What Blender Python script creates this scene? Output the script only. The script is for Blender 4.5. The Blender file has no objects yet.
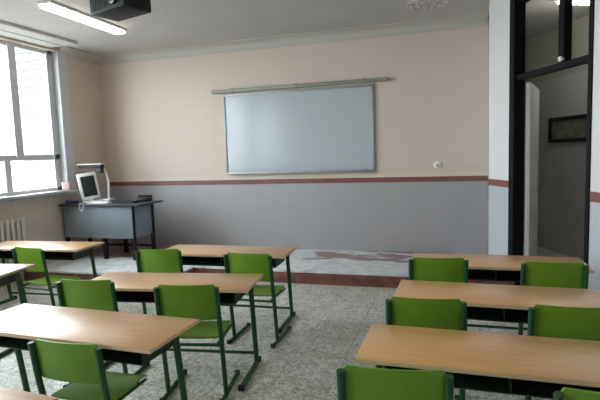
import bpy, bmesh, math, random
from mathutils import Vector, Matrix
random.seed(4)
SC = bpy.context.scene
COL = SC.collection
PI = math.pi

# ------------------------------------------------------------------ camera
CAM_H, F_PX = 1.611, 490.7
YAW, PITCH, ROLL = -0.302, -0.098, -0.034
_r = Vector((math.cos(YAW), -math.sin(YAW), 0))
_f = Vector((math.sin(YAW), math.cos(YAW), 0)) * math.cos(PITCH) + Vector((0, 0, math.sin(PITCH)))
_u = _r.cross(_f)
_c, _s = math.cos(ROLL), math.sin(ROLL)
RX, UX = _c * _r + _s * _u, -_s * _r + _c * _u
cam_d = bpy.data.cameras.new('camera')
cam_d.sensor_width = 36.0
cam_d.lens = F_PX * 36.0 / 600.0
cam_d.clip_start = 0.02
cam = bpy.data.objects.new('camera', cam_d)
COL.objects.link(cam)
cam.matrix_world = Matrix(((RX.x, UX.x, -_f.x, 0), (RX.y, UX.y, -_f.y, 0), (RX.z, UX.z, -_f.z, CAM_H), (0, 0, 0, 1)))
SC.camera = cam

# ------------------------------------------------------------------ world and exposure
W = bpy.data.worlds.new('overcast_sky')
SC.world = W
W.use_nodes = True
_bg = W.node_tree.nodes['Background']
_bg.inputs['Color'].default_value = (0.84, 0.91, 1.0, 1)
_bg.inputs['Strength'].default_value = 13.0
SC.view_settings.view_transform = 'Standard'
SC.view_settings.look = 'None'
SC.view_settings.gamma = 1.0
SC.view_settings.use_curve_mapping = False
SC.view_settings.exposure = 0.45
SC.cycles.max_bounces = 10
SC.cycles.diffuse_bounces = 6
SC.cycles.sample_clamp_indirect = 6.0
SC.cycles.caustics_reflective = False
SC.cycles.caustics_refractive = False

# room dimensions (metres)
XL, YF, ZC = -5.52, 6.908, 3.261          # left wall, front wall, ceiling
YB, XR = -2.2, 1.80                        # back wall, right wall
WIN = [(3.72, 6.00), (0.55, 2.85), (-2.0, 0.0)]   # window bays along the left wall (y ranges)
WZ0, WZ1 = 1.16, 3.19
for i, (a, b) in enumerate(WIN):           # sky portals in the window openings
    ld = bpy.data.lights.new('window_portal', 'AREA')
    ld.shape = 'RECTANGLE'
    ld.size, ld.size_y = (WZ1 - WZ0), (b - a)
    ld.cycles.is_portal = True
    lo = bpy.data.objects.new('window_portal', ld)
    COL.objects.link(lo)
    lo.location = (XL - 0.19, (a + b) / 2, (WZ0 + WZ1) / 2)
    lo.rotation_euler = (0, -PI / 2, 0)


# ------------------------------------------------------------------ materials
def mat(name, col, rough=0.6, metal=0.0, spec=0.5, coat=0.0):
    m = bpy.data.materials.new(name)
    m.use_nodes = True
    b = m.node_tree.nodes['Principled BSDF']
    b.inputs['Base Color'].default_value = (*col, 1)
    b.inputs['Roughness'].default_value = rough
    b.inputs['Metallic'].default_value = metal
    b.inputs['Specular IOR Level'].default_value = spec
    b.inputs['Coat Weight'].default_value = coat
    return m


def nodes(m):
    return m.node_tree.nodes, m.node_tree.links, m.node_tree.nodes['Principled BSDF']


def coords(m, scale=(1, 1, 1), kind='Object'):
    N, L, b = nodes(m)
    tc = N.new('ShaderNodeTexCoord')
    mp = N.new('ShaderNodeMapping')
    mp.inputs['Scale'].default_value = scale
    L.new(tc.outputs[kind], mp.inputs['Vector'])
    return mp.outputs['Vector']


def noise(m, vec, scale, detail=3.0, rough=0.5):
    N, L, b = nodes(m)
    n = N.new('ShaderNodeTexNoise')
    n.inputs['Scale'].default_value = scale
    n.inputs['Detail'].default_value = detail
    n.inputs['Roughness'].default_value = rough
    L.new(vec, n.inputs['Vector'])
    return n.outputs['Fac']


def ramp(m, fac, stops, const=False):
    N, L, b = nodes(m)
    r = N.new('ShaderNodeValToRGB')
    if const:
        r.color_ramp.interpolation = 'CONSTANT'
    while len(r.color_ramp.elements) < len(stops):
        r.color_ramp.elements.new(0.5)
    for e, (p, c) in zip(r.color_ramp.elements, stops):
        e.position = p
        e.color = (*c, 1)
    L.new(fac, r.inputs['Fac'])
    return r.outputs['Color']


def mix(m, fac, a, b_, mode='MIX'):
    N, L, b = nodes(m)
    x = N.new('ShaderNodeMix')
    x.data_type = 'RGBA'
    x.blend_type = mode
    if isinstance(fac, float):
        x.inputs[0].default_value = fac
    else:
        L.new(fac, x.inputs[0])
    for k, v in ((6, a), (7, b_)):
        if isinstance(v, tuple):
            x.inputs[k].default_value = (*v, 1)
        else:
            L.new(v, x.inputs[k])
    return x.outputs[2]


def setcol(m, out):
    N, L, b = nodes(m)
    L.new(out, b.inputs['Base Color'])


def bump(m, fac, strength, dist=0.002):
    N, L, b = nodes(m)
    bp = N.new('ShaderNodeBump')
    bp.inputs['Strength'].default_value = strength
    bp.inputs['Distance'].default_value = dist
    L.new(fac, bp.inputs['Height'])
    L.new(bp.outputs['Normal'], b.inputs['Normal'])


def mottled(name, c0, c1, scale, rough=0.6, spec=0.5, bmp=0.0):
    m = mat(name, c0, rough, spec=spec)
    f = noise(m, coords(m), scale, 4)
    setcol(m, ramp(m, f, [(0.35, c0), (0.65, c1)]))
    if bmp:
        bump(m, f, bmp)
    return m


STRIPE_Z = 1.185


def two_tone(name, upper, lower):
    """painted wall: cream above the stripe, grey enamel wainscot of faint square tiles below it"""
    m = mat(name, upper, 0.6)
    N, L, b = nodes(m)
    v = coords(m)
    f = noise(m, v, 1.6, 4)
    up = mix(m, f, tuple(x * 0.97 for x in upper), tuple(min(1, x * 1.03) for x in upper))
    f2 = noise(m, v, 3.5, 4)
    lo = mix(m, f2, tuple(x * 0.94 for x in lower), tuple(x * 1.06 for x in lower))
    sep = N.new('ShaderNodeSeparateXYZ')
    L.new(v, sep.inputs[0])
    gt = N.new('ShaderNodeMath')
    gt.operation = 'GREATER_THAN'
    gt.inputs[1].default_value = STRIPE_Z
    L.new(sep.outputs['Z'], gt.inputs[0])
    setcol(m, mix(m, gt.outputs[0], lo, up))
    rr = N.new('ShaderNodeMapRange')
    rr.inputs['To Min'].default_value = 0.38
    rr.inputs['To Max'].default_value = 0.7
    L.new(gt.outputs[0], rr.inputs['Value'])
    L.new(rr.outputs[0], b.inputs['Roughness'])
    return m


M_WALL = two_tone('cream_and_grey_wall', (0.63, 0.525, 0.45), (0.37, 0.36, 0.365))
M_WALLPLAIN = mottled('beige_wall_paint', (0.56, 0.475, 0.40), (0.60, 0.51, 0.435), 1.6, 0.65)
M_PILLAR = two_tone('white_and_pale_grey_wall', (0.72, 0.72, 0.71), (0.50, 0.52, 0.55))
M_CEIL = mottled('ceiling_paint', (0.49, 0.465, 0.44), (0.53, 0.505, 0.475), 2.0, 0.85)
M_CORNICE = mat('cornice_plaster', (0.50, 0.475, 0.43), 0.8)
M_STRIPE = mottled('red_brown_stripe_paint', (0.18, 0.066, 0.050), (0.23, 0.085, 0.066), 8, 0.5)
M_BORDER = mat('cream_border', (0.66, 0.57, 0.46), 0.6)
M_FRAME_W = mat('white_upvc', (0.54, 0.55, 0.56), 0.4)
M_SILL = mottled('grey_marble_sill', (0.35, 0.34, 0.33), (0.55, 0.54, 0.53), 9, 0.3)

# terrazzo floor
M_FLOOR = mat('terrazzo', (0.4, 0.4, 0.38), 0.33)
_v = coords(M_FLOOR)
_N, _L, _b = nodes(M_FLOOR)
_vo = _N.new('ShaderNodeTexVoronoi')
_vo.inputs['Scale'].default_value = 60
_L.new(_v, _vo.inputs['Vector'])
_chip = ramp(M_FLOOR, _vo.outputs['Color'], [(0.0, (0.25, 0.25, 0.22)), (0.30, (0.47, 0.47, 0.42)), (0.55, (0.64, 0.64, 0.575)), (0.8, (0.80, 0.80, 0.73))])
_big = noise(M_FLOOR, _v, 6.0, 5, 0.65)
_bigc = ramp(M_FLOOR, _big, [(0.38, (0.80, 0.78, 0.74)), (0.62, (1.0, 1.0, 1.0))])
_fc = mix(M_FLOOR, 1.0, _chip, _bigc, 'MULTIPLY')
_br = _N.new('ShaderNodeTexBrick')
_br.offset = 0.0
_br.inputs['Scale'].default_value = 1.0
_br.inputs['Brick Width'].default_value = 0.4
_br.inputs['Row Height'].default_value = 0.4
_br.inputs['Mortar Size'].default_value = 0.004
_br.inputs['Color1'].default_value = (1, 1, 1, 1)
_br.inputs['Color2'].default_value = (0.93, 0.93, 0.92, 1)
_br.inputs['Mortar'].default_value = (0.6, 0.6, 0.58, 1)
_L.new(_v, _br.inputs['Vector'])
setcol(M_FLOOR, mix(M_FLOOR, 1.0, _fc, _br.outputs['Color'], 'MULTIPLY'))

# stage top: pale stone with broken red-brown stone pieces in a strip near the wall; brown under the teacher desk is painted shade
M_STAGE = mat('stage_stone', (0.6, 0.6, 0.6), 0.35)
_v = coords(M_STAGE)
_N, _L, _b = nodes(M_STAGE)
_base = ramp(M_STAGE, noise(M_STAGE, _v, 7, 5, 0.6), [(0.35, (0.50, 0.51, 0.52)), (0.6, (0.74, 0.75, 0.75))])
_pn = noise(M_STAGE, coords(M_STAGE, (1.0, 2.2, 1.0)), 1.9, 3, 0.55)
_sx = _N.new('ShaderNodeSeparateXYZ')
_L.new(_v, _sx.inputs[0])
_band = _N.new('ShaderNodeMapRange')
_band.inputs['From Min'].default_value = 5.95
_band.inputs['From Max'].default_value = 6.25
_L.new(_sx.outputs['Y'], _band.inputs['Value'])
_mul = _N.new('ShaderNodeMath')
_mul.operation = 'MULTIPLY'
_L.new(_band.outputs[0], _mul.inputs[0])
_L.new(_pn, _mul.inputs[1])
_lx = _N.new('ShaderNodeMapRange')  # window end: brown fill paints the shade below the teacher desk
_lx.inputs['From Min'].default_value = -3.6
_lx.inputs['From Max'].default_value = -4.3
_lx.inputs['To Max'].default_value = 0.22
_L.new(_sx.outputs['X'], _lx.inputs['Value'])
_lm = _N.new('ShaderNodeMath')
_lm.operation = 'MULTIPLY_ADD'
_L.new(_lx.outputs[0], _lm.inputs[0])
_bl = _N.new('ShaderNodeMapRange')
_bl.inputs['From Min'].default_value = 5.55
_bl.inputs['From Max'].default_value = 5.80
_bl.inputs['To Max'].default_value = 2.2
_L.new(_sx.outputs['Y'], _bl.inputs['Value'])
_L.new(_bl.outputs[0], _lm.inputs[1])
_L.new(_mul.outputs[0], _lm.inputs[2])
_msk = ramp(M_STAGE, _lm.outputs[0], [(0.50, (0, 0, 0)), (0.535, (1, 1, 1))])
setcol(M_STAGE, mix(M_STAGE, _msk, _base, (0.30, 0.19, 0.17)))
M_RISER = mottled('red_brown_riser', (0.13, 0.045, 0.036), (0.27, 0.10, 0.078), 9, 0.45)

# desk laminate
def wood(name, c0, c1, c2):
    m = mat(name, c1, 0.34, spec=0.5, coat=1.0)
    v = coords(m, (1.2, 14, 14))
    f = noise(m, v, 3.2, 6, 0.62)
    g = ramp(m, f, [(0.30, c0), (0.5, c1), (0.72, c2)])
    m.node_tree.nodes['Principled BSDF'].inputs['Coat Roughness'].default_value = 0.38
    m.node_tree.nodes['Principled BSDF'].inputs['Coat IOR'].default_value = 1.75
    f2 = noise(m, coords(m, (2, 3, 3)), 2.0, 2)
    setcol(m, mix(m, f2, g, mix(m, 1.0, g, (0.90, 0.84, 0.80), 'MULTIPLY')))
    N, L, b = nodes(m)
    return m


M_WOOD = wood('beech_laminate', (0.52, 0.26, 0.07), (0.62, 0.33, 0.10), (0.68, 0.39, 0.13))
M_EDGE = mat('desk_edge_band', (0.60, 0.43, 0.27), 0.45)
M_GREEN = mottled('green_moulded_seat', (0.115, 0.245, 0.008), (0.14, 0.285, 0.012), 7, 0.42)
M_TUBE = mat('dark_green_enamel', (0.006, 0.060, 0.014), 0.42)
M_SHELF = mat('dark_sheet_steel', (0.012, 0.030, 0.018), 0.5)
M_RUBBER = mat('black_rubber', (0.012, 0.012, 0.012), 0.7)
M_BOARD = mat('whiteboard_enamel', (0.43, 0.475, 0.50), 0.16, spec=0.6)
M_ALU = mat('satin_aluminium', (0.33, 0.34, 0.32), 0.5, 0.5)
M_RAIL = mat('grey_green_rail', (0.27, 0.275, 0.23), 0.6)
M_BLACK = mat('black_plastic', (0.007, 0.007, 0.008), 0.5, spec=0.3)
M_BLKPAINT = mat('black_door_paint', (0.005, 0.005, 0.006), 0.7, spec=0.2)
M_WHITE = mat('white_plastic', (0.78, 0.78, 0.76), 0.4)
M_LENS = mat('lens_glass', (0.02, 0.02, 0.03), 0.08)
M_SCREEN = mat('dark_screen', (0.012, 0.018, 0.016), 0.25)
M_STEELBLUE = mottled('blue_grey_sheet_steel', (0.20, 0.235, 0.27), (0.23, 0.265, 0.30), 4, 0.45)
M_DESKTOP = mat('dark_desk_top', (0.035, 0.04, 0.055), 0.35)
M_PAPER = mat('paper', (0.80, 0.80, 0.82), 0.7)
M_PINK = mat('pinkish_card', (0.50, 0.36, 0.36), 0.6)
M_BLUE = mat('navy_cloth', (0.03, 0.035, 0.12), 0.7)
M_RAD = mat('radiator_enamel', (0.62, 0.59, 0.53), 0.4)
M_CORR = mottled('corridor_paint', (0.42, 0.42, 0.415), (0.45, 0.45, 0.445), 2, 0.6)
M_CORRUP = mottled('corridor_upper_paint', (0.36, 0.35, 0.27), (0.39, 0.38, 0.30), 2, 0.6)
M_DOOR = mat('door_leaf_paint', (0.62, 0.62, 0.60), 0.5)
M_NOTICE = mottled('notice_sheet', (0.10, 0.10, 0.075), (0.20, 0.195, 0.15), 9, 0.3)
M_BUILD = mat('pale_render', (0.22, 0.22, 0.225), 0.8)
M_LEDGE = mat('grey_render_ledge', (0.12, 0.125, 0.13), 0.8)
M_GROUND = mat('asphalt', (0.35, 0.35, 0.34), 0.9)
M_ROSE = mottled('ceiling_rose_plaster', (0.30, 0.27, 0.26), (0.72, 0.68, 0.66), 26, 0.8, bmp=0.5)

M_TUBELIGHT = bpy.data.materials.new('lit_diffuser')
M_TUBELIGHT.use_nodes = True
_b = M_TUBELIGHT.node_tree.nodes['Principled BSDF']
_b.inputs['Base Color'].default_value = (0.9, 0.9, 0.9, 1)
_b.inputs['Emission Color'].default_value = (1.0, 0.97, 0.92, 1)
_b.inputs['Emission Strength'].default_value = 9.0

M_TUBEDIM = M_TUBELIGHT.copy()
M_TUBEDIM.name = 'lit_corridor_tube'
M_TUBEDIM.node_tree.nodes['Principled BSDF'].inputs['Emission Strength'].default_value = 75.0

M_GLASS = bpy.data.materials.new('window_glass')
M_GLASS.use_nodes = True
_n, _l = M_GLASS.node_tree.nodes, M_GLASS.node_tree.links
_n.clear()
_o = _n.new('ShaderNodeOutputMaterial')
_mx = _n.new('ShaderNodeMixShader')
_t = _n.new('ShaderNodeBsdfTransparent')
_g = _n.new('ShaderNodeBsdfGlossy')
_g.inputs['Roughness'].default_value = 0.02
_t.inputs['Color'].default_value = (0.93, 0.95, 0.94, 1)
_fr = _n.new('ShaderNodeFresnel')
_fr.inputs['IOR'].default_value = 1.45
_ge = _n.new('ShaderNodeNewGeometry')
_sb = _n.new('ShaderNodeMath')
_sb.operation = 'SUBTRACT'
_sb.inputs[0].default_value = 1.0
_ml = _n.new('ShaderNodeMath')
_ml.operation = 'MULTIPLY'
_l.new(_ge.outputs['Backfacing'], _sb.inputs[1])
_l.new(_sb.outputs[0], _ml.inputs[0])
_l.new(_fr.outputs[0], _ml.inputs[1])
_l.new(_ml.outputs[0], _mx.inputs[0])
_l.new(_t.outputs[0], _mx.inputs[1])
_l.new(_g.outputs[0], _mx.inputs[2])
_l.new(_mx.outputs[0], _o.inputs[0])


# ------------------------------------------------------------------ mesh helpers
def box(bm, x0, x1, y0, y1, z0, z1, bev=0.0, mtx=None, seg=2):
    vs = [bm.verts.new((x, y, z)) for z in (z0, z1) for y in (y0, y1) for x in (x0, x1)]
    F = [(0, 2, 3, 1), (4, 5, 7, 6), (0, 1, 5, 4), (2, 6, 7, 3), (0, 4, 6, 2), (1, 3, 7, 5)]
    fs = [bm.faces.new([vs[i] for i in f]) for f in F]
    allv = vs
    if bev > 0:
        es = list({e for f in fs for e in f.edges})
        r = bmesh.ops.bevel(bm, geom=es, offset=bev, segments=seg, affect='EDGES', profile=0.5)
        allv = list({v for f in r['faces'] for v in f.verts} | {v for v in vs if v.is_valid})
    if mtx is not None:
        bmesh.ops.transform(bm, matrix=mtx, verts=allv)
    return bm


def prism(bm, pts, z0, z1):
    lo = [bm.verts.new((x, y, z0)) for x, y in pts]
    hi = [bm.verts.new((x, y, z1)) for x, y in pts]
    n = len(pts)
    bm.faces.new(list(reversed(lo)))
    bm.faces.new(hi)
    for i in range(n):
        bm.faces.new((lo[i], lo[(i + 1) % n], hi[(i + 1) % n], hi[i]))
    return bm


def tube(bm, pts, r=0.012, seg=10, flat=1.0):
    """a bent tube swept along a polyline with mitred corners"""
    P = [Vector(p) for p in pts]
    rings = []
    ref = None
    for i, p in enumerate(P):
        d0 = (P[i] - P[i - 1]).normalized() if i > 0 else None
        d1 = (P[i + 1] - P[i]).normalized() if i < len(P) - 1 else None
        t = (d0 + d1).normalized() if d0 and d1 else (d0 or d1)
        if ref is None:
            ref = Vector((1, 0, 0)) if abs(t.x) < 0.9 else Vector((0, 0, 1))
        a = (ref - t * ref.dot(t)).normalized()
        b = t.cross(a)
        k = 1.0
        if d0 and d1:
            k = 1.0 / max(0.5, math.sqrt((1 + d0.dot(d1)) / 2))
        rings.append([bm.verts.new(p + a * (r * math.cos(2 * PI * j / seg)) + b * (r * flat * k * math.sin(2 * PI * j / seg))) for j in range(seg)])
        ref = a
    for q, w in zip(rings, rings[1:]):
        for j in range(seg):
            bm.faces.new((q[j], q[(j + 1) % seg], w[(j + 1) % seg], w[j]))
    bm.faces.new(list(reversed(rings[0])))
    bm.faces.new(rings[-1])
    return bm


def lathe(bm, prof, seg=28, mtx=None):
    rings = []
    for r, z in prof:
        rings.append([bm.verts.new((r * math.cos(2 * PI * j / seg), r * math.sin(2 * PI * j / seg), z)) for j in range(seg)])
    for q, w in zip(rings, rings[1:]):
        for j in range(seg):
            bm.faces.new((q[j], q[(j + 1) % seg], w[(j + 1) % seg], w[j]))
    bm.faces.new(list(reversed(rings[0])))
    bm.faces.new(rings[-1])
    if mtx is not None:
        bmesh.ops.transform(bm, matrix=mtx, verts=[v for q in rings for v in q])
    return bm


def obj(name, bm, m, parent=None, smooth=True):
    bmesh.ops.recalc_face_normals(bm, faces=bm.faces[:])
    me = bpy.data.meshes.new(name)
    bm.to_mesh(me)
    bm.free()
    me.materials.append(m)
    if smooth:
        me.polygons.foreach_set('use_smooth', [True] * len(me.polygons))
        me.set_sharp_from_angle(angle=math.radians(35))
    o = bpy.data.objects.new(name, me)
    COL.objects.link(o)
    o.parent = parent
    return o


def struct(name, bm, m, parent=None):
    o = obj(name, bm, m, parent, smooth=False)
    if parent is None:
        o['kind'] = 'structure'
    return o


def tag(o, label, cat, group=None):
    o['label'] = label
    o['category'] = cat
    if group:
        o['group'] = group
    return o


def thing(name, label, cat, loc=(0, 0, 0), rz=0.0, group=None):
    o = bpy.data.objects.new(name, None)
    o.empty_display_size = 0.1
    COL.objects.link(o)
    o.location = loc
    o.rotation_euler = (0, 0, rz)
    return tag(o, label, cat, group)


def B():
    return bmesh.new()


def copy_tree(o, parent=None):
    kids = list(o.children)
    c = o.copy()
    COL.objects.link(c)
    c.parent = parent
    for k in kids:
        copy_tree(k, c)
    return c


# ------------------------------------------------------------------ the diagonal door wall frame: s along the wall, t outwards
P0 = Vector((0.42, 6.24, 0))
DS = Vector((0.404, -0.915, 0)).normalized()
DT = Vector((-DS.y, DS.x, 0))            # outwards, away from the classroom
DM = Matrix(((DS.x, DT.x, 0, P0.x), (DS.y, DT.y, 0, P0.y), (0, 0, 1, 0), (0, 0, 0, 1)))


def dp(s, t):
    q = P0 + DS * s + DT * t
    return (q.x, q.y)


# ------------------------------------------------------------------ structure
bm = B(); box(bm, XL - 0.3, 6.5, YB - 0.2, 12.0, -0.12, 0.0); struct('floor', bm, M_FLOOR)
bm = B(); box(bm, XL - 0.3, 6.5, YB - 0.2, 12.0, ZC, ZC + 0.15); struct('ceiling', bm, M_CEIL)
bm = B(); prism(bm, [(XL - 0.25, YF), (0.455, YF), (0.6, YF + 0.2), (XL - 0.25, YF + 0.2)], 0, ZC); struct('wall_front', bm, M_WALL)
bm = B(); box(bm, XL - 0.25, 2.2, YB - 0.2, YB, 0, ZC); struct('wall_back', bm, M_WALL)

# left wall with three window openings
bm = B()
XO = XL - 0.25
box(bm, XO, XL, YB, YF, 0, WZ0)
box(bm, XO, XL, YB, YF, WZ1, ZC)
edges = [YF] + [v for a, b in WIN for v in (b, a)] + [YB]
for hi, lo in zip(edges[::2], edges[1::2]):
    box(bm, XO, XL, lo, hi, WZ0, WZ1)
struct('wall_left', bm, M_WALLPLAIN)

# right side: diagonal wall with the doorway, then a straight wall to the back
s_end = (XR - P0.x) / DS.x
yk = P0.y + DS.y * s_end
bm = B()
prism(bm, [dp(0, 0), dp(0.50, 0), dp(0.50, 0.11), (0.66, 6.95), (0.462, 6.95)], 0, ZC)
prism(bm, [dp(1.72, 0), dp(s_end, 0), (XR + 0.22, yk), dp(1.72, 0.11)], 0, ZC)
prism(bm, [dp(0.50, 0.0), dp(1.72, 0.0), dp(1.72, 0.11), dp(0.50, 0.11)], 3.14, ZC)
prism(bm, [(XR, YB), (XR + 0.22, YB), (XR + 0.22, yk), (XR, yk)], 0, ZC)
struct('wall_right', bm, M_PILLAR)

# corridor beyond the doorway
CT = 1.66
bm = B(); prism(bm, [dp(-2.6, CT), dp(4.2, CT), dp(4.2, CT + 0.15), dp(-2.6, CT + 0.15)], 0, 2.55); struct('wall_corridor', bm, M_CORR)
bm = B(); prism(bm, [dp(-2.6, CT), dp(4.2, CT), dp(4.2, CT + 0.15), dp(-2.6, CT + 0.15)], 2.55, ZC); struct('wall_corridor_upper', bm, M_CORRUP)
bm = B(); prism(bm, [dp(-2.6, CT), dp(-2.75, CT), dp(-2.75, 0.2), dp(-2.6, 0.2)], 0, ZC); struct('wall_corridor_far', bm, M_CORR)
bm = B(); prism(bm, [dp(4.2, CT), dp(4.35, CT), dp(4.35, 0.1), dp(4.2, 0.1)], 0, ZC); struct('wall_corridor_near', bm, M_CORR)

bm = B(); prism(bm, [(0.60, 6.95), (0.655, 6.95), dp(-2.75, 0.36), dp(-2.75, 0.26)], 0, ZC); struct('wall_corridor_inner', bm, M_CORR)

# stage (low platform) under the board
STY, STH = 5.625, 0.163
STL, SXL = 5.09, -3.25                     # the stage steps forward on the window side, under the teacher desk
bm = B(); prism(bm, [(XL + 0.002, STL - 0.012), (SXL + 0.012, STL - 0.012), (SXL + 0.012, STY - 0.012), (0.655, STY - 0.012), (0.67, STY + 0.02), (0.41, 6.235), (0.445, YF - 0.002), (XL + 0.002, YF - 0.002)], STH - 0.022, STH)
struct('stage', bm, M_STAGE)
bm = B(); prism(bm, [(XL + 0.002, STL), (SXL, STL), (SXL, STY), (0.645, STY), (0.645, STY + 0.10), (SXL - 0.1, STY + 0.10), (SXL - 0.1, STL + 0.1), (XL + 0.002, STL + 0.1)], 0.0, STH - 0.022); struct('stage_riser', bm, M_RISER)

# wall stripe, cream border line, cornice
SX0, SX1 = XL + 0.001, 0.452
bm = B(); box(bm, SX0, SX1, YF - 0.010, YF, STRIPE_Z - 0.038, STRIPE_Z + 0.030); struct('trim_1', bm, M_STRIPE)
bm = B(); box(bm, SX0, SX1, YF - 0.006, YF, STRIPE_Z + 0.030, STRIPE_Z + 0.085); struct('trim_2', bm, M_BORDER)
bm = B(); prism(bm, [dp(0.0, 0), dp(0.50, 0), dp(0.50, -0.010), dp(-0.004, -0.010)], STRIPE_Z - 0.045, STRIPE_Z + 0.030); struct('trim_3', bm, M_STRIPE)
bm = B(); prism(bm, [dp(1.73, 0), dp(s_end, 0), dp(s_end, -0.010), dp(1.73, -0.010)], STRIPE_Z - 0.075, STRIPE_Z + 0.010); struct('trim_4', bm, M_STRIPE)


def cove(bm, p, q, inward, w=0.15, hgt=0.13):
    """concave plaster cove from p to q on the wall line, projecting 'inward'"""
    prof = [(0, 0), (w, 0), (w, -0.018)]
    for k in range(7):
        a = PI / 2 * k / 6
        prof.append((w * 0.9 * (1 - math.sin(a)) + 0.012, -0.018 - (hgt - 0.036) * (1 - math.cos(a))))
    prof += [(0.012, -hgt), (0, -hgt)]
    A, Bq = Vector((*p, ZC)), Vector((*q, ZC))
    n = Vector((*inward, 0))
    r0 = [bm.verts.new(A + n * u + Vector((0, 0, z))) for u, z in prof]
    r1 = [bm.verts.new(Bq + n * u + Vector((0, 0, z))) for u, z in prof]
    k = len(prof)
    for i in range(k):
        bm.faces.new((r0[i], r0[(i + 1) % k], r1[(i + 1) % k], r1[i]))
    bm.faces.new(r0)
    bm.faces.new(list(reversed(r1)))


bm = B(); cove(bm, (XL, YF), (0.442, YF), (0, -1)); struct('trim_5', bm, M_CORNICE)
bm = B(); cove(bm, (XL, 6.02), (XL, YF), (1, 0)); struct('trim_6', bm, M_CORNICE)

# curtain pelmet board under the ceiling along the window wall
bm = B()
box(bm, XL + 0.001, -5.04, YB + 0.02, 5.88, 3.222, ZC - 0.001, 0.004)
box(bm, XL + 0.22, XL + 0.25, YB + 0.02, 5.86, 3.214, 3.2225)
struct('trim_7', bm, M_CORNICE)

# windows
for i, (a, b) in enumerate(WIN):
    fr = B()
    x0, x1 = XL - 0.16, XL - 0.09
    box(fr, x0, x1, a, a + 0.07, WZ0, WZ1, 0.006)
    box(fr, x0, x1, b - 0.13, b, WZ0, WZ1, 0.006)
    box(fr, x0, x1, a, b, WZ1 - 0.05, WZ1, 0.006)
    box(fr, x0, x1, a, b, WZ0, WZ0 + 0.05, 0.006)
    zr = 1.655
    box(fr, x0, x1, a, b, zr - 0.04, zr + 0.04, 0.006)
    w = b - a
    for k in (1, 2):
        ym = a + 0.06 + (w - 0.19) * k / 3 + (0.02 if k == 2 else 0)
        box(fr, x0 - 0.005, x1 + 0.012, ym - 0.06 + 0.09, ym + 0.06 + 0.09, zr, WZ1, 0.006)
        box(fr, x0 - 0.005, x1 + 0.012, ym - 0.05 - 0.12, ym + 0.05 - 0.12, WZ0, zr, 0.006)
    box(fr, XL - 0.10, XL - 0.075, b - 0.13, b - 0.10, WZ0, WZ1, 0.004)
    box(fr, XL - 0.095, XL + 0.001, b - 0.012, b - 0.001, WZ0 + 0.003, WZ1)
    box(fr, XL + 0.001, XL + 0.022, b - 0.012, b + 0.16, WZ0 + 0.003, WZ1 + 0.02, 0.006)
    win = struct('window_%d' % (i + 1), fr, M_FRAME_W)
    g = B()
    box(g, XL - 0.128, XL - 0.122, a + 0.02, b - 0.02, WZ0 + 0.02, WZ1 - 0.02)
    obj('pane', g, M_GLASS, win, smooth=False)
    sl = B()
    box(sl, XL - 0.10, XL + 0.13, a - 0.06, b + 0.06, WZ0 - 0.035, WZ0 + 0.002, 0.006)
    box(sl, XL + 0.001, XL + 0.10, a - 0.04, b + 0.04, WZ0 - 0.075, WZ0 - 0.045, 0.004)
    obj('window_sill', sl, M_SILL, win)

# door frame, transom, glass and the open leaf
df = B()
box(df, 0.465, 0.56, -0.02, 0.106, 0, 3.13, 0.004, DM)
box(df, 1.675, 1.72, -0.015, 0.106, 0, 3.13, 0.004, DM)
box(df, 0.56, 1.675, 0.01, 0.10, 2.285, 2.340, 0.004, DM)
box(df, 0.56, 1.675, 0.01, 0.10, 3.07, 3.13, 0.004, DM)
box(df, 1.235, 1.315, 0.015, 0.095, 2.345, 3.07, 0.004, DM)
door = struct('door_1', df, M_BLKPAINT)
g = B()
box(g, 0.55, 1.69, 0.06, 0.066, 2.33, 3.08, 0, DM)
obj('transom_glass', g, M_GLASS, door, smooth=False)
k = B()
lathe(k, [(0.012, 0), (0.012, 0.02), (0.024, 0.024), (0.024, 0.04), (0.012, 0.05)], 16, DM @ Matrix.Translation((1.34, 0.0, 2.36)) @ Matrix.Rotation(PI / 2, 4, 'X'))
o = obj('latch_knob', k, M_WHITE, door)
o['label'] = 'small white knob'
LEAF = Matrix.Translation((*dp(0.565, 0.115), 0)) @ Matrix.Rotation(math.radians(76), 4, 'Z')
lf = B()
box(lf, 0.0, 0.90, -0.045, 0.0, 0.012, 2.26, 0.003, LEAF)
leaf = obj('door_leaf', lf, M_DOOR, door)
k = B()
tube(k, [LEAF @ Vector(p) for p in ((0.84, -0.045, 1.05), (0.84, -0.09, 1.05), (0.73, -0.09, 1.05))], 0.009)
obj('door_handle', k, M_ALU, leaf)


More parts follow.
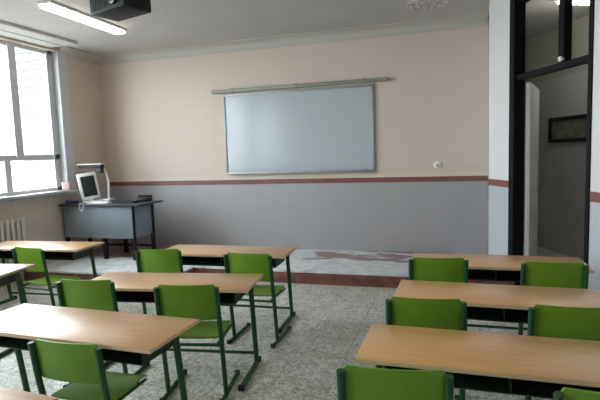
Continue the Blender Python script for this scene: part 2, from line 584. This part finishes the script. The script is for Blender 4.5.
# ------------------------------------------------------------------ double desks
def make_desk(label):
    t = thing('double_desk', label, 'desk', group='green framed double desks')
    W2, D2, ZT = 0.648, 0.225, 0.692
    bm = B(); box(bm, -W2, W2, -D2, D2, ZT - 0.022, ZT, 0.004)
    top = obj('tabletop', bm, M_WOOD, t)
    bm = B()
    for sgn in (-1, 1):
        box(bm, -W2 - 0.002, W2 + 0.002, sgn * D2 - 0.0015, sgn * D2 + 0.0015, ZT - 0.020, ZT - 0.003)
        box(bm, sgn * W2 - 0.0015, sgn * W2 + 0.0015, -D2, D2, ZT - 0.020, ZT - 0.003)
    obj('edge_band', bm, M_EDGE, top)
    # open book shelf of folded sheet steel below the top
    bm = B()
    zb = ZT - 0.130
    box(bm, -0.535, 0.535, -0.14, 0.165, zb, zb + 0.006)
    box(bm, -0.535, 0.535, 0.159, 0.165, zb, ZT - 0.023)
    for x in (-0.535, -0.003, 0.529):
        box(bm, x, x + 0.006, -0.14, 0.165, zb, ZT - 0.023)
    obj('book_shelf', bm, M_SHELF, t)
    for sgn in (-1, 1):
        x = sgn * 0.590
        bm = B()
        tube(bm, [(x, 0.150, 0.030), (x, 0.128, 0.20), (x, 0.085, 0.53), (x, 0.070, ZT - 0.030)], 0.019, 10)
        tube(bm, [(x, -0.17, ZT - 0.036), (x, 0.17, ZT - 0.036)], 0.013, 8)
        leg = obj('leg', bm, M_TUBE, t)
        bm = B()
        tube(bm, [(x, -0.27, 0.018), (x, 0.20, 0.018)], 0.018, 10)
        rn = obj('floor_runner', bm, M_TUBE, leg)
        for y in (-0.285, 0.188):
            bm = B()
            box(bm, x - 0.020, x + 0.020, y, y + 0.03, 0.0, 0.04, 0.004)
            obj('rubber_foot', bm, M_RUBBER, leg)
    bm = B(); tube(bm, [(-0.584, 0.142, 0.095), (0.584, 0.142, 0.095)], 0.012, 10)
    obj('footrest_bar', bm, M_TUBE, t)
    return t


DESKS = [
    ('L1', -2.022, 2.192, -0.035, 'white-glared double desk in the left foreground with one chair tucked to its near edge'),
    ('L2', -2.000, 3.125, 0.130, 'wood-topped double desk between the left foreground desk and the aisle desk by the stage'),
    ('L3', -2.085, 4.250, 0.040, 'wood-topped double desk of the left block nearest the stage, its right end beside the aisle'),
    ('R1', 0.237, 2.284, -0.017, 'wood-topped double desk in the right foreground, nearest of the right block'),
    ('R2', 0.299, 3.195, -0.024, 'wood-topped double desk in the middle of the right block of three'),
    ('R3', 0.324, 4.136, 0.011, 'wood-topped double desk of the right block nearest the open doorway'),
    ('WA', -4.318, 4.215, 0.060, 'pale-glared double desk by the window wall in front of the grey teacher desk'),
    ('WB', -4.190, 3.125, 0.110, 'glare-white double desk cut by the left picture edge, behind the chair near the radiator'),
    ('NEAR', -2.130, 1.275, -0.06, 'double desk whose white far corner just enters the bottom left of the view'),
]
proto = None
for key, x, y, a, lab in DESKS:
    if proto is None:
        d = proto = make_desk(lab)
    else:
        d = copy_tree(proto)
    d.location = (x, y, 0)
    d.rotation_euler = (0, 0, a)
    d['label'] = lab


# ------------------------------------------------------------------ chairs
def make_chair(label):
    t = thing('classroom_chair', label, 'chair', group='green classroom chairs')
    X = 0.200
    # backrest: slightly wrapped panel between the uprights
    bm = B()
    n, zs = 10, [0.550, 0.560, 0.60, 0.66, 0.72, 0.777, 0.789]
    grid = []
    for side in (0, 1):
        g = []
        for z in zs:
            row = []
            for i in range(n + 1):
                u = -1 + 2 * i / n
                inset = 0.010 if z in (zs[0], zs[-1]) else 0.0
                xx = u * (0.188 - inset)
                yy = 0.012 - 0.020 * (1 - u * u) + 0.10 * (0.787 - z) / 0.787 * 1.0 + (0.011 if side else 0.0)
                row.append(bm.verts.new((xx, yy, z)))
            g.append(row)
        grid.append(g)
    R_ = len(zs)
    for side in (0, 1):
        for r in range(R_ - 1):
            for i in range(n):
                bm.faces.new((grid[side][r][i], grid[side][r][i + 1], grid[side][r + 1][i + 1], grid[side][r + 1][i]))
    for r in range(R_ - 1):
        for i in (0, n):
            bm.faces.new((grid[0][r][i], grid[0][r + 1][i], grid[1][r + 1][i], grid[1][r][i]))
    for i in range(n):
        for r in (0, R_ - 1):
            bm.faces.new((grid[0][r][i], grid[0][r][i + 1], grid[1][r][i + 1], grid[1][r][i]))
    obj('backrest', bm, M_GREEN, t)
    # seat: dished panel with a rolled front edge
    bm = B()
    ny = 10
    gt, gb = [], []
    for j in range(ny + 1):
        v = j / ny
        y = 0.075 + 0.365 * v
        z = 0.425 - 0.014 * math.sin(PI * min(1, v * 1.15)) - 0.030 * max(0, v - 0.82) / 0.18 * max(0, v - 0.82) / 0.18
        hw = 0.185 - 0.012 * v - (0.012 if j in (0, ny) else 0)
        gt.append([bm.verts.new((hw * (-1 + 2 * i / n), y, z - 0.006 * (1 - (-1 + 2 * i / n) ** 2))) for i in range(n + 1)])
        gb.append([bm.verts.new((hw * (-1 + 2 * i / n), y, z - 0.013 - 0.006 * (1 - (-1 + 2 * i / n) ** 2))) for i in range(n + 1)])
    for j in range(ny):
        for i in range(n):
            bm.faces.new((gt[j][i], gt[j][i + 1], gt[j + 1][i + 1], gt[j + 1][i]))
            bm.faces.new((gb[j][i], gb[j + 1][i], gb[j + 1][i + 1], gb[j][i + 1]))
        for i in (0, n):
            bm.faces.new((gt[j][i], gt[j + 1][i], gb[j + 1][i], gb[j][i]))
    for i in range(n):
        for j in (0, ny):
            bm.faces.new((gt[j][i], gt[j][i + 1], gb[j][i + 1], gb[j][i]))
    obj('seat', bm, M_GREEN, t)
    for sgn in (-1, 1):
        x = sgn * X
        bm = B()
        tube(bm, [(x, 0.107, 0.028), (x, 0.060, 0.39), (x, 0.036, 0.52), (x, 0.004, 0.772)], 0.0165, 10)
        tube(bm, [(x * 0.90, 0.055, 0.388), (x * 0.90, 0.40, 0.388)], 0.010, 8)
        leg = obj('leg', bm, M_TUBE, t)
        bm = B(); tube(bm, [(x, -0.005, 0.016), (x, 0.42, 0.016)], 0.015, 10)
        obj('floor_runner', bm, M_TUBE, leg)
        for y in (-0.018, 0.408):
            bm = B()
            box(bm, x - 0.017, x + 0.017, y, y + 0.026, 0.0, 0.034, 0.004)
            obj('rubber_foot', bm, M_RUBBER, leg)
    bm = B()
    tube(bm, [(-X, 0.062, 0.372), (X, 0.062, 0.372)], 0.011, 8)
    obj('cross_bar', bm, M_TUBE, t)
    bm = B()
    tube(bm, [(-X * 0.9, 0.37, 0.378), (X * 0.9, 0.37, 0.378)], 0.009, 8)
    obj('cross_bar', bm, M_TUBE, t)
    return t


CHAIRS = [
    ('L1', -1.845, 1.890, 0.02, 0.90, 'green chair in the bottom left, below the near edge of the white-glared desk'),
    ('L2R', -1.625, 2.701, 0.189, 1, 'green aisle chair with seat and runners in view, beyond the left foreground desk'),
    ('L2L', -2.401, 2.693, 0.142, 1, 'green chair just beyond the left foreground desk, left of its aisle twin'),
    ('L3R', -1.622, 3.680, 0.0, 1, 'farther green aisle chair of the left block, at the desk nearest the stage'),
    ('L3L', -2.509, 3.737, 0.167, 1, 'green chair below the teacher desk legs, at the left block desk nearest the stage'),
    ('R1L', -0.211, 1.781, 0.100, 1, 'green chair at bottom centre right, pushed to the nearest desk of the right block'),
    ('R1R', 0.540, 1.760, 0.040, 1, 'green chair cut by the bottom right corner of the view'),
    ('R2L', -0.141, 2.695, 0.073, 1, 'left-hand green chair at the middle desk of the right block'),
    ('R2R', 0.590, 2.690, 0.030, 1, 'right-hand green chair at the middle desk of the right block'),
    ('R3L', -0.100, 3.729, 0.10, 1, 'left green chair at the far right desk, below the white corner pillar'),
    ('R3R', 0.678, 3.703, 0.046, 1, 'right green chair at the far right desk, below the open doorway'),
    ('WA', -3.885, 3.640, -0.12, 1, 'green chair at the far left, turned a little, near the radiator'),
]
cproto = None
for key, x, y, a, sc, lab in CHAIRS:
    if cproto is None:
        c = cproto = make_chair(lab)
    else:
        c = copy_tree(cproto)
    c.location = (x, y, 0)
    c.rotation_euler = (0, 0, a)
    c.scale = (1, 1, sc)
    c['label'] = lab

# ------------------------------------------------------------------ whiteboard, its rail and the socket
BX0, BX1, BZ0, BZ1 = -3.314, -1.028, 1.301, 2.507
t = thing('whiteboard', 'large whiteboard with aluminium frame on the front wall', 'whiteboard', ((BX0 + BX1) / 2, YF, BZ0))
hw, hh = (BX1 - BX0) / 2, BZ1 - BZ0
bm = B(); box(bm, -hw + 0.02, hw - 0.02, -0.022, -0.002, 0.02, hh - 0.02)
obj('writing_panel', bm, M_BOARD, t, smooth=False)
bm = B()
box(bm, -hw, hw, -0.034, -0.002, 0, 0.032, 0.004)
box(bm, -hw, hw, -0.034, -0.002, hh - 0.032, hh, 0.004)
box(bm, -hw, -hw + 0.032, -0.034, -0.002, 0.03, hh - 0.03, 0.004)
box(bm, hw - 0.032, hw, -0.034, -0.002, 0.03, hh - 0.03, 0.004)
obj('board_frame', bm, M_ALU, t)
bm = B()
box(bm, -hw + 0.05, hw - 0.05, -0.095, -0.034, 0.004, 0.012, 0.002)
box(bm, -hw + 0.05, hw - 0.05, -0.097, -0.090, 0.004, 0.024, 0.002)
obj('pen_tray', bm, M_ALU, t)

t = thing('board_rail', 'long grey-green rail mounted on the wall above the whiteboard', 'rail', (-2.15, YF, 2.53))
bm = B(); box(bm, -1.33, 1.32, -0.070, -0.003, 0.0, 0.050, 0.006)
obj('rail_bar', bm, M_RAIL, t)
for x in (-1.0, 0.0, 1.0):
    bm = B(); box(bm, x - 0.03, x + 0.03, -0.074, -0.002, -0.006, 0.058, 0.004)
    obj('bracket', bm, M_RAIL, t)

t = thing('wall_socket', 'small white round socket on the cream wall right of the whiteboard', 'socket', (-0.19, YF, 1.37))
MS = Matrix.Rotation(PI / 2, 4, 'X')
bm = B(); lathe(bm, [(0.050, 0.001), (0.050, 0.010), (0.044, 0.018), (0.028, 0.020)], 28, MS); obj('cover', bm, M_WHITE, t)
bm = B(); lathe(bm, [(0.024, 0.019), (0.024, 0.026), (0.018, 0.030)], 20, MS); obj('insert', bm, mat('grey_insert', (0.5, 0.5, 0.5), 0.5), t)

# ------------------------------------------------------------------ ceiling: lamp, projector, rose
def ceiling_light(label, x, y, rz, length=1.30, w=0.15):
    t = thing('ceiling_light', label, 'ceiling light', (x, y, ZC), rz)
    h2 = length / 2
    bm = B(); box(bm, -w / 2 - 0.012, w / 2 + 0.012, -h2, h2, -0.030, -0.001, 0.004); obj('housing', bm, M_WHITE, t)
    bm = B(); box(bm, -w / 2, w / 2, -h2 + 0.01, h2 - 0.01, -0.062, -0.030, 0.012); obj('diffuser', bm, M_TUBELIGHT, t)
    return t


ceiling_light('long lit ceiling lamp near the window wall, left of the black projector', -4.065, 4.925, 0.03)

ceiling_light('added ceiling lamp out of view above the aisle, brightening the right side', -0.85, 2.30, 0.03)  # unseen lamp, added to brighten the right side of the room

t = thing('projector', 'black projector hung under the ceiling beside the lit lamp', 'projector', (-2.80, 3.84, ZC), -0.28)
bm = B(); box(bm, -0.235, 0.235, -0.15, 0.15, -0.385, -0.225, 0.018); body = obj('body', bm, M_BLACK, t)
bm = B(); lathe(bm, [(0.045, 0.0), (0.048, 0.030), (0.040, 0.034)], 24, Matrix.Translation((0.11, -0.145, -0.305)) @ Matrix.Rotation(PI / 2, 4, 'X')); obj('lens_ring', bm, M_LENS, body)
bm = B()
for i in range(7):
    box(bm, -0.18 + i * 0.026, -0.168 + i * 0.026, -0.156, -0.148, -0.36, -0.26)
obj('vent_grille', bm, mat('vent_grey', (0.06, 0.06, 0.065), 0.5), body)
bm = B()
for x in (-0.13, 0.13):
    tube(bm, [(x, 0, -0.22), (x * 0.5, 0, -0.15), (0, 0, -0.12)], 0.010, 8)
tube(bm, [(0, 0, -0.16), (0, 0, -0.006)], 0.020, 12)
obj('mount_arm', bm, M_BLACK, t)
bm = B(); box(bm, -0.09, 0.09, -0.09, 0.09, -0.012, -0.001, 0.003); obj('ceiling_plate', bm, M_BLACK, t)
bm = B(); tube(bm, [(-0.10, 0.12, -0.25), (-0.14, 0.17, -0.18), (-0.08, 0.15, -0.08), (-0.06, 0.08, -0.008)], 0.006, 8); obj('cable', bm, M_BLACK, t)

t = thing('ceiling_rose', 'round mottled plaster rose on the ceiling near the front wall', 'ceiling rose', (-0.27, 6.02, ZC))
bm = B(); lathe(bm, [(0.235, -0.001), (0.235, -0.012), (0.215, -0.022), (0.19, -0.014), (0.16, -0.016), (0.12, -0.030), (0.07, -0.026), (0.04, -0.038), (0.01, -0.042)], 36)
obj('medallion', bm, M_ROSE, t)
bm = B()
for i in range(12):
    a = 2 * PI * i / 12
    lathe(bm, [(0.024, 0.0), (0.018, -0.012), (0.006, -0.016)], 10, Matrix.Translation((0.16 * math.cos(a), 0.16 * math.sin(a), -0.014)))
obj('leaf_relief', bm, M_ROSE, t)

# ------------------------------------------------------------------ radiator under the window
t = thing('radiator', 'cream sectional radiator on the wall under the left window', 'radiator', (XL + 0.085, 4.60, 0.0))
NS = 13
for i in range(NS):
    y = -0.52 + i * 0.08
    bm = B()
    box(bm, -0.045, 0.045, y - 0.030, y + 0.030, 0.80, 0.875, 0.022, seg=3)
    box(bm, -0.045, 0.045, y - 0.030, y + 0.030, 0.27, 0.34, 0.022, seg=3)
    for x in (-0.026, 0.026):
        box(bm, x - 0.013, x + 0.013, y - 0.024, y + 0.024, 0.32, 0.82, 0.008)
    obj('radiator_section', bm, M_RAD, t)
bm = B()
tube(bm, [(0, -0.56, 0.835), (0, 0.50, 0.835)], 0.014, 8)
tube(bm, [(0, -0.66, 0.305), (0, 0.50, 0.305)], 0.014, 8)
tube(bm, [(0, -0.66, 0.305), (0, -0.66, 0.0)], 0.012, 8)
for y in (-0.40, 0.36):
    box(bm, -0.083, 0.0, y - 0.012, y + 0.012, 0.79, 0.82)
obj('supply_pipe', bm, M_RAD, t)

# ------------------------------------------------------------------ teacher desk and the things on it
TZ = STH
t = thing('teacher_desk', 'blue-grey metal teacher desk with a dark top in the left corner of the stage', 'desk', (-4.75, 6.06, TZ))
bm = B(); box(bm, -0.74, 0.63, -0.30, 0.30, 0.770, 0.800, 0.004); obj('desk_top', bm, M_DESKTOP, t)
bm = B(); box(bm, -0.70, 0.47, -0.255, -0.235, 0.31, 0.770, 0.003); obj('front_panel', bm, M_STEELBLUE, t)
bm = B(); box(bm, 0.45, 0.47, -0.236, 0.25, 0.31, 0.770, 0.003); obj('side_panel', bm, M_STEELBLUE, t)
bm = B(); box(bm, -0.70, -0.68, -0.236, 0.25, 0.31, 0.770, 0.003); obj('side_panel', bm, M_STEELBLUE, t)
for x in (-0.69, -0.03, 0.46):
    for y in (-0.222, 0.24):
        bm = B(); box(bm, x - 0.024, x + 0.024, y - 0.024, y + 0.024, 0.0, 0.769, 0.003); obj('leg', bm, M_BLACK, t)
bm = B(); tube(bm, [(-0.69, 0.24, 0.12), (0.46, 0.24, 0.12)], 0.015, 8); obj('stretcher', bm, M_BLACK, t)
DZ = TZ + 0.800

# monitor, leaning back and facing the room's right side
t = thing('monitor', 'white-framed monitor with a dark screen standing on the teacher desk', 'monitor', (-5.16, 6.08, DZ), 0.88)
MT = Matrix.Translation((0, 0, 0.05)) @ Matrix.Rotation(math.radians(-9), 4, 'X') @ Matrix.Rotation(math.radians(-7), 4, 'Y')
bm = B()
box(bm, -0.135, 0.135, 0.0, 0.05, 0.0, 0.40, 0.014, MT)
box(bm, -0.09, 0.09, 0.05, 0.10, 0.06, 0.32, 0.02, MT)
obj('housing', bm, M_WHITE, t)
bm = B(); box(bm, -0.098, 0.098, -0.006, 0.004, 0.045, 0.350, 0.002, MT); obj('screen', bm, M_SCREEN, t)
bm = B(); box(bm, -0.12, 0.12, -0.07, 0.13, 0.001, 0.020, 0.006); box(bm, -0.03, 0.03, 0.02, 0.07, 0.015, 0.08, 0.006); obj('stand', bm, M_WHITE, t)

# document camera reaching over the monitor
t = thing('document_camera', 'document camera with a black head bar reaching above the monitor', 'document camera', (-5.07, 6.28, DZ))
bm = B(); box(bm, -0.11, 0.11, -0.08, 0.08, 0.001, 0.035, 0.010); obj('base', bm, M_WHITE, t)
bm = B(); tube(bm, [(0.05, 0.0, 0.03), (0.07, 0.0, 0.30), (0.06, -0.04, 0.45), (0.02, -0.10, 0.51)], 0.016, 10); obj('arm', bm, M_WHITE, t)
bm = B(); box(bm, -0.33, 0.08, -0.16, -0.08, 0.505, 0.560, 0.012); head = obj('camera_head', bm, M_BLACK, t)
bm = B(); box(bm, -0.35, 0.10, -0.17, -0.07, 0.560, 0.574, 0.006); obj('head_cover', bm, M_WHITE, head)
bm = B(); box(bm, -0.02, 0.07, -0.15, -0.09, 0.43, 0.505, 0.010); obj('lamp_pod', bm, M_BLACK, t)

bm = B()
box(bm, -0.15, 0.15, -0.09, 0.09, 0.001, 0.012, 0.003)
box(bm, -0.11, 0.12, -0.07, 0.06, 0.012, 0.022, 0.003, Matrix.Rotation(0.3, 4, 'Z'))
o = tag(obj('paper_stack', bm, M_PAPER), 'loose white papers lying on the teacher desk in front of the monitor', 'papers')
o.location = (-4.90, 5.93, DZ); o.rotation_euler = (0, 0, 0.15)

t = thing('keyboard', 'black keyboard at the right end of the teacher desk', 'keyboard', (-4.50, 5.98, DZ), -0.08)
bm = B(); box(bm, -0.20, 0.20, -0.07, 0.07, 0.001, 0.020, 0.004); obj('keyboard_base', bm, M_BLACK, t)
bm = B()
for r in range(5):
    for q in range(14):
        box(bm, -0.188 + q * 0.027, -0.166 + q * 0.027, -0.06 + r * 0.025, -0.04 + r * 0.025, 0.020, 0.027)
obj('keys', bm, M_BLACK, t, smooth=False)

t = thing('telephone', 'small black phone behind the keyboard on the teacher desk', 'telephone', (-4.35, 6.22, DZ), 0.1)
bm = B(); box(bm, -0.09, 0.09, -0.09, 0.09, 0.001, 0.05, 0.014); obj('phone_base', bm, M_BLACK, t)
bm = B(); tube(bm, [(-0.10, 0.03, 0.055), (-0.09, 0.03, 0.075), (0.09, 0.03, 0.075), (0.10, 0.03, 0.055)], 0.018, 10); obj('handset', bm, M_BLACK, t)

bm = B(); box(bm, -0.055, 0.055, -0.05, 0.05, 0.001, 0.115, 0.006); box(bm, -0.057, 0.057, -0.052, 0.052, 0.095, 0.118, 0.005)
o = tag(obj('card_box', bm, M_PINK), 'small pinkish box on the window sill beside the monitor', 'box')
o.location = (-5.462, 5.93, WZ0 + 0.002); o.rotation_euler = (0, 0, 0.3)

bm = B()
pts = []
for i in range(14):
    a = i * 0.9
    pts.append((0.07 * math.cos(a) * (1 + 0.05 * i), 0.05 * math.sin(a), 0.016 + 0.002 * i))
tube(bm, pts, 0.014, 8)
o = tag(obj('coiled_cable', bm, M_BLUE), 'dark blue coil of cable on the teacher desk beside the monitor', 'cable')
o.location = (-5.33, 5.87, DZ)
bm = B()
tube(bm, [(0.0, 0.06, 0.007), (0.02, -0.035, 0.007), (0.03, -0.055, -0.006), (0.025, -0.056, -0.06), (0.06, -0.056, -0.10), (0.09, -0.056, -0.05), (0.10, -0.056, -0.012)], 0.006, 8)
o = tag(obj('loose_cable', bm, M_PAPER), 'thin white cable drooping over the front edge of the teacher desk', 'cable')
o.location = (-5.13, 5.80, DZ)

# ------------------------------------------------------------------ corridor things
t = thing('notice_board', 'dark-framed notice board on the corridor wall seen through the doorway', 'notice board')
NS0, NS1, NZ0, NZ1 = -1.34, -0.44, 1.62, 1.98
bm = B()
for (a, b, c, d) in ((NS0, NS1, NZ0, NZ0 + 0.05), (NS0, NS1, NZ1 - 0.05, NZ1), (NS0, NS0 + 0.06, NZ0, NZ1), (NS1 - 0.06, NS1, NZ0, NZ1)):
    box(bm, a, b, CT - 0.035, CT - 0.002, c, d, 0.003, DM)
obj('notice_frame', bm, M_BLACK, t)
bm = B(); box(bm, NS0 + 0.03, NS1 - 0.03, CT - 0.015, CT - 0.003, NZ0 + 0.03, NZ1 - 0.03, 0, DM); obj('notice_sheet', bm, M_NOTICE, t)

t = thing('corridor_light', 'lit ceiling lamp in the corridor seen through the glass above the doorway', 'ceiling light', (1.42, 6.54, ZC), 0.53)
bm = B(); box(bm, -0.32, 0.32, -0.06, 0.06, -0.045, -0.001, 0.004); obj('housing', bm, M_WHITE, t)
bm = B(); tube(bm, [(-0.30, 0, -0.062), (0.30, 0, -0.062)], 0.016, 12); obj('lamp_tube', bm, M_TUBEDIM, t)

# ------------------------------------------------------------------ outside
bm = B(); box(bm, -60, XL - 0.3, -30, 50, -4.3, -4.0); struct('ground', bm, M_GROUND)
t = thing('building', 'pale block with grey ledges faintly visible outside the window', 'building', (-19.5, 25.0, -4.0))
bm = B(); box(bm, -3.6, 3.6, -3, 3, 0, 14); obj('building_wall', bm, M_BUILD, t)
for i in range(20):
    bm = B(); box(bm, -3.7, 3.7, -3.14, -3, 4.6 + i * 0.46, 4.70 + i * 0.46); obj('ledge', bm, M_LEDGE, t)
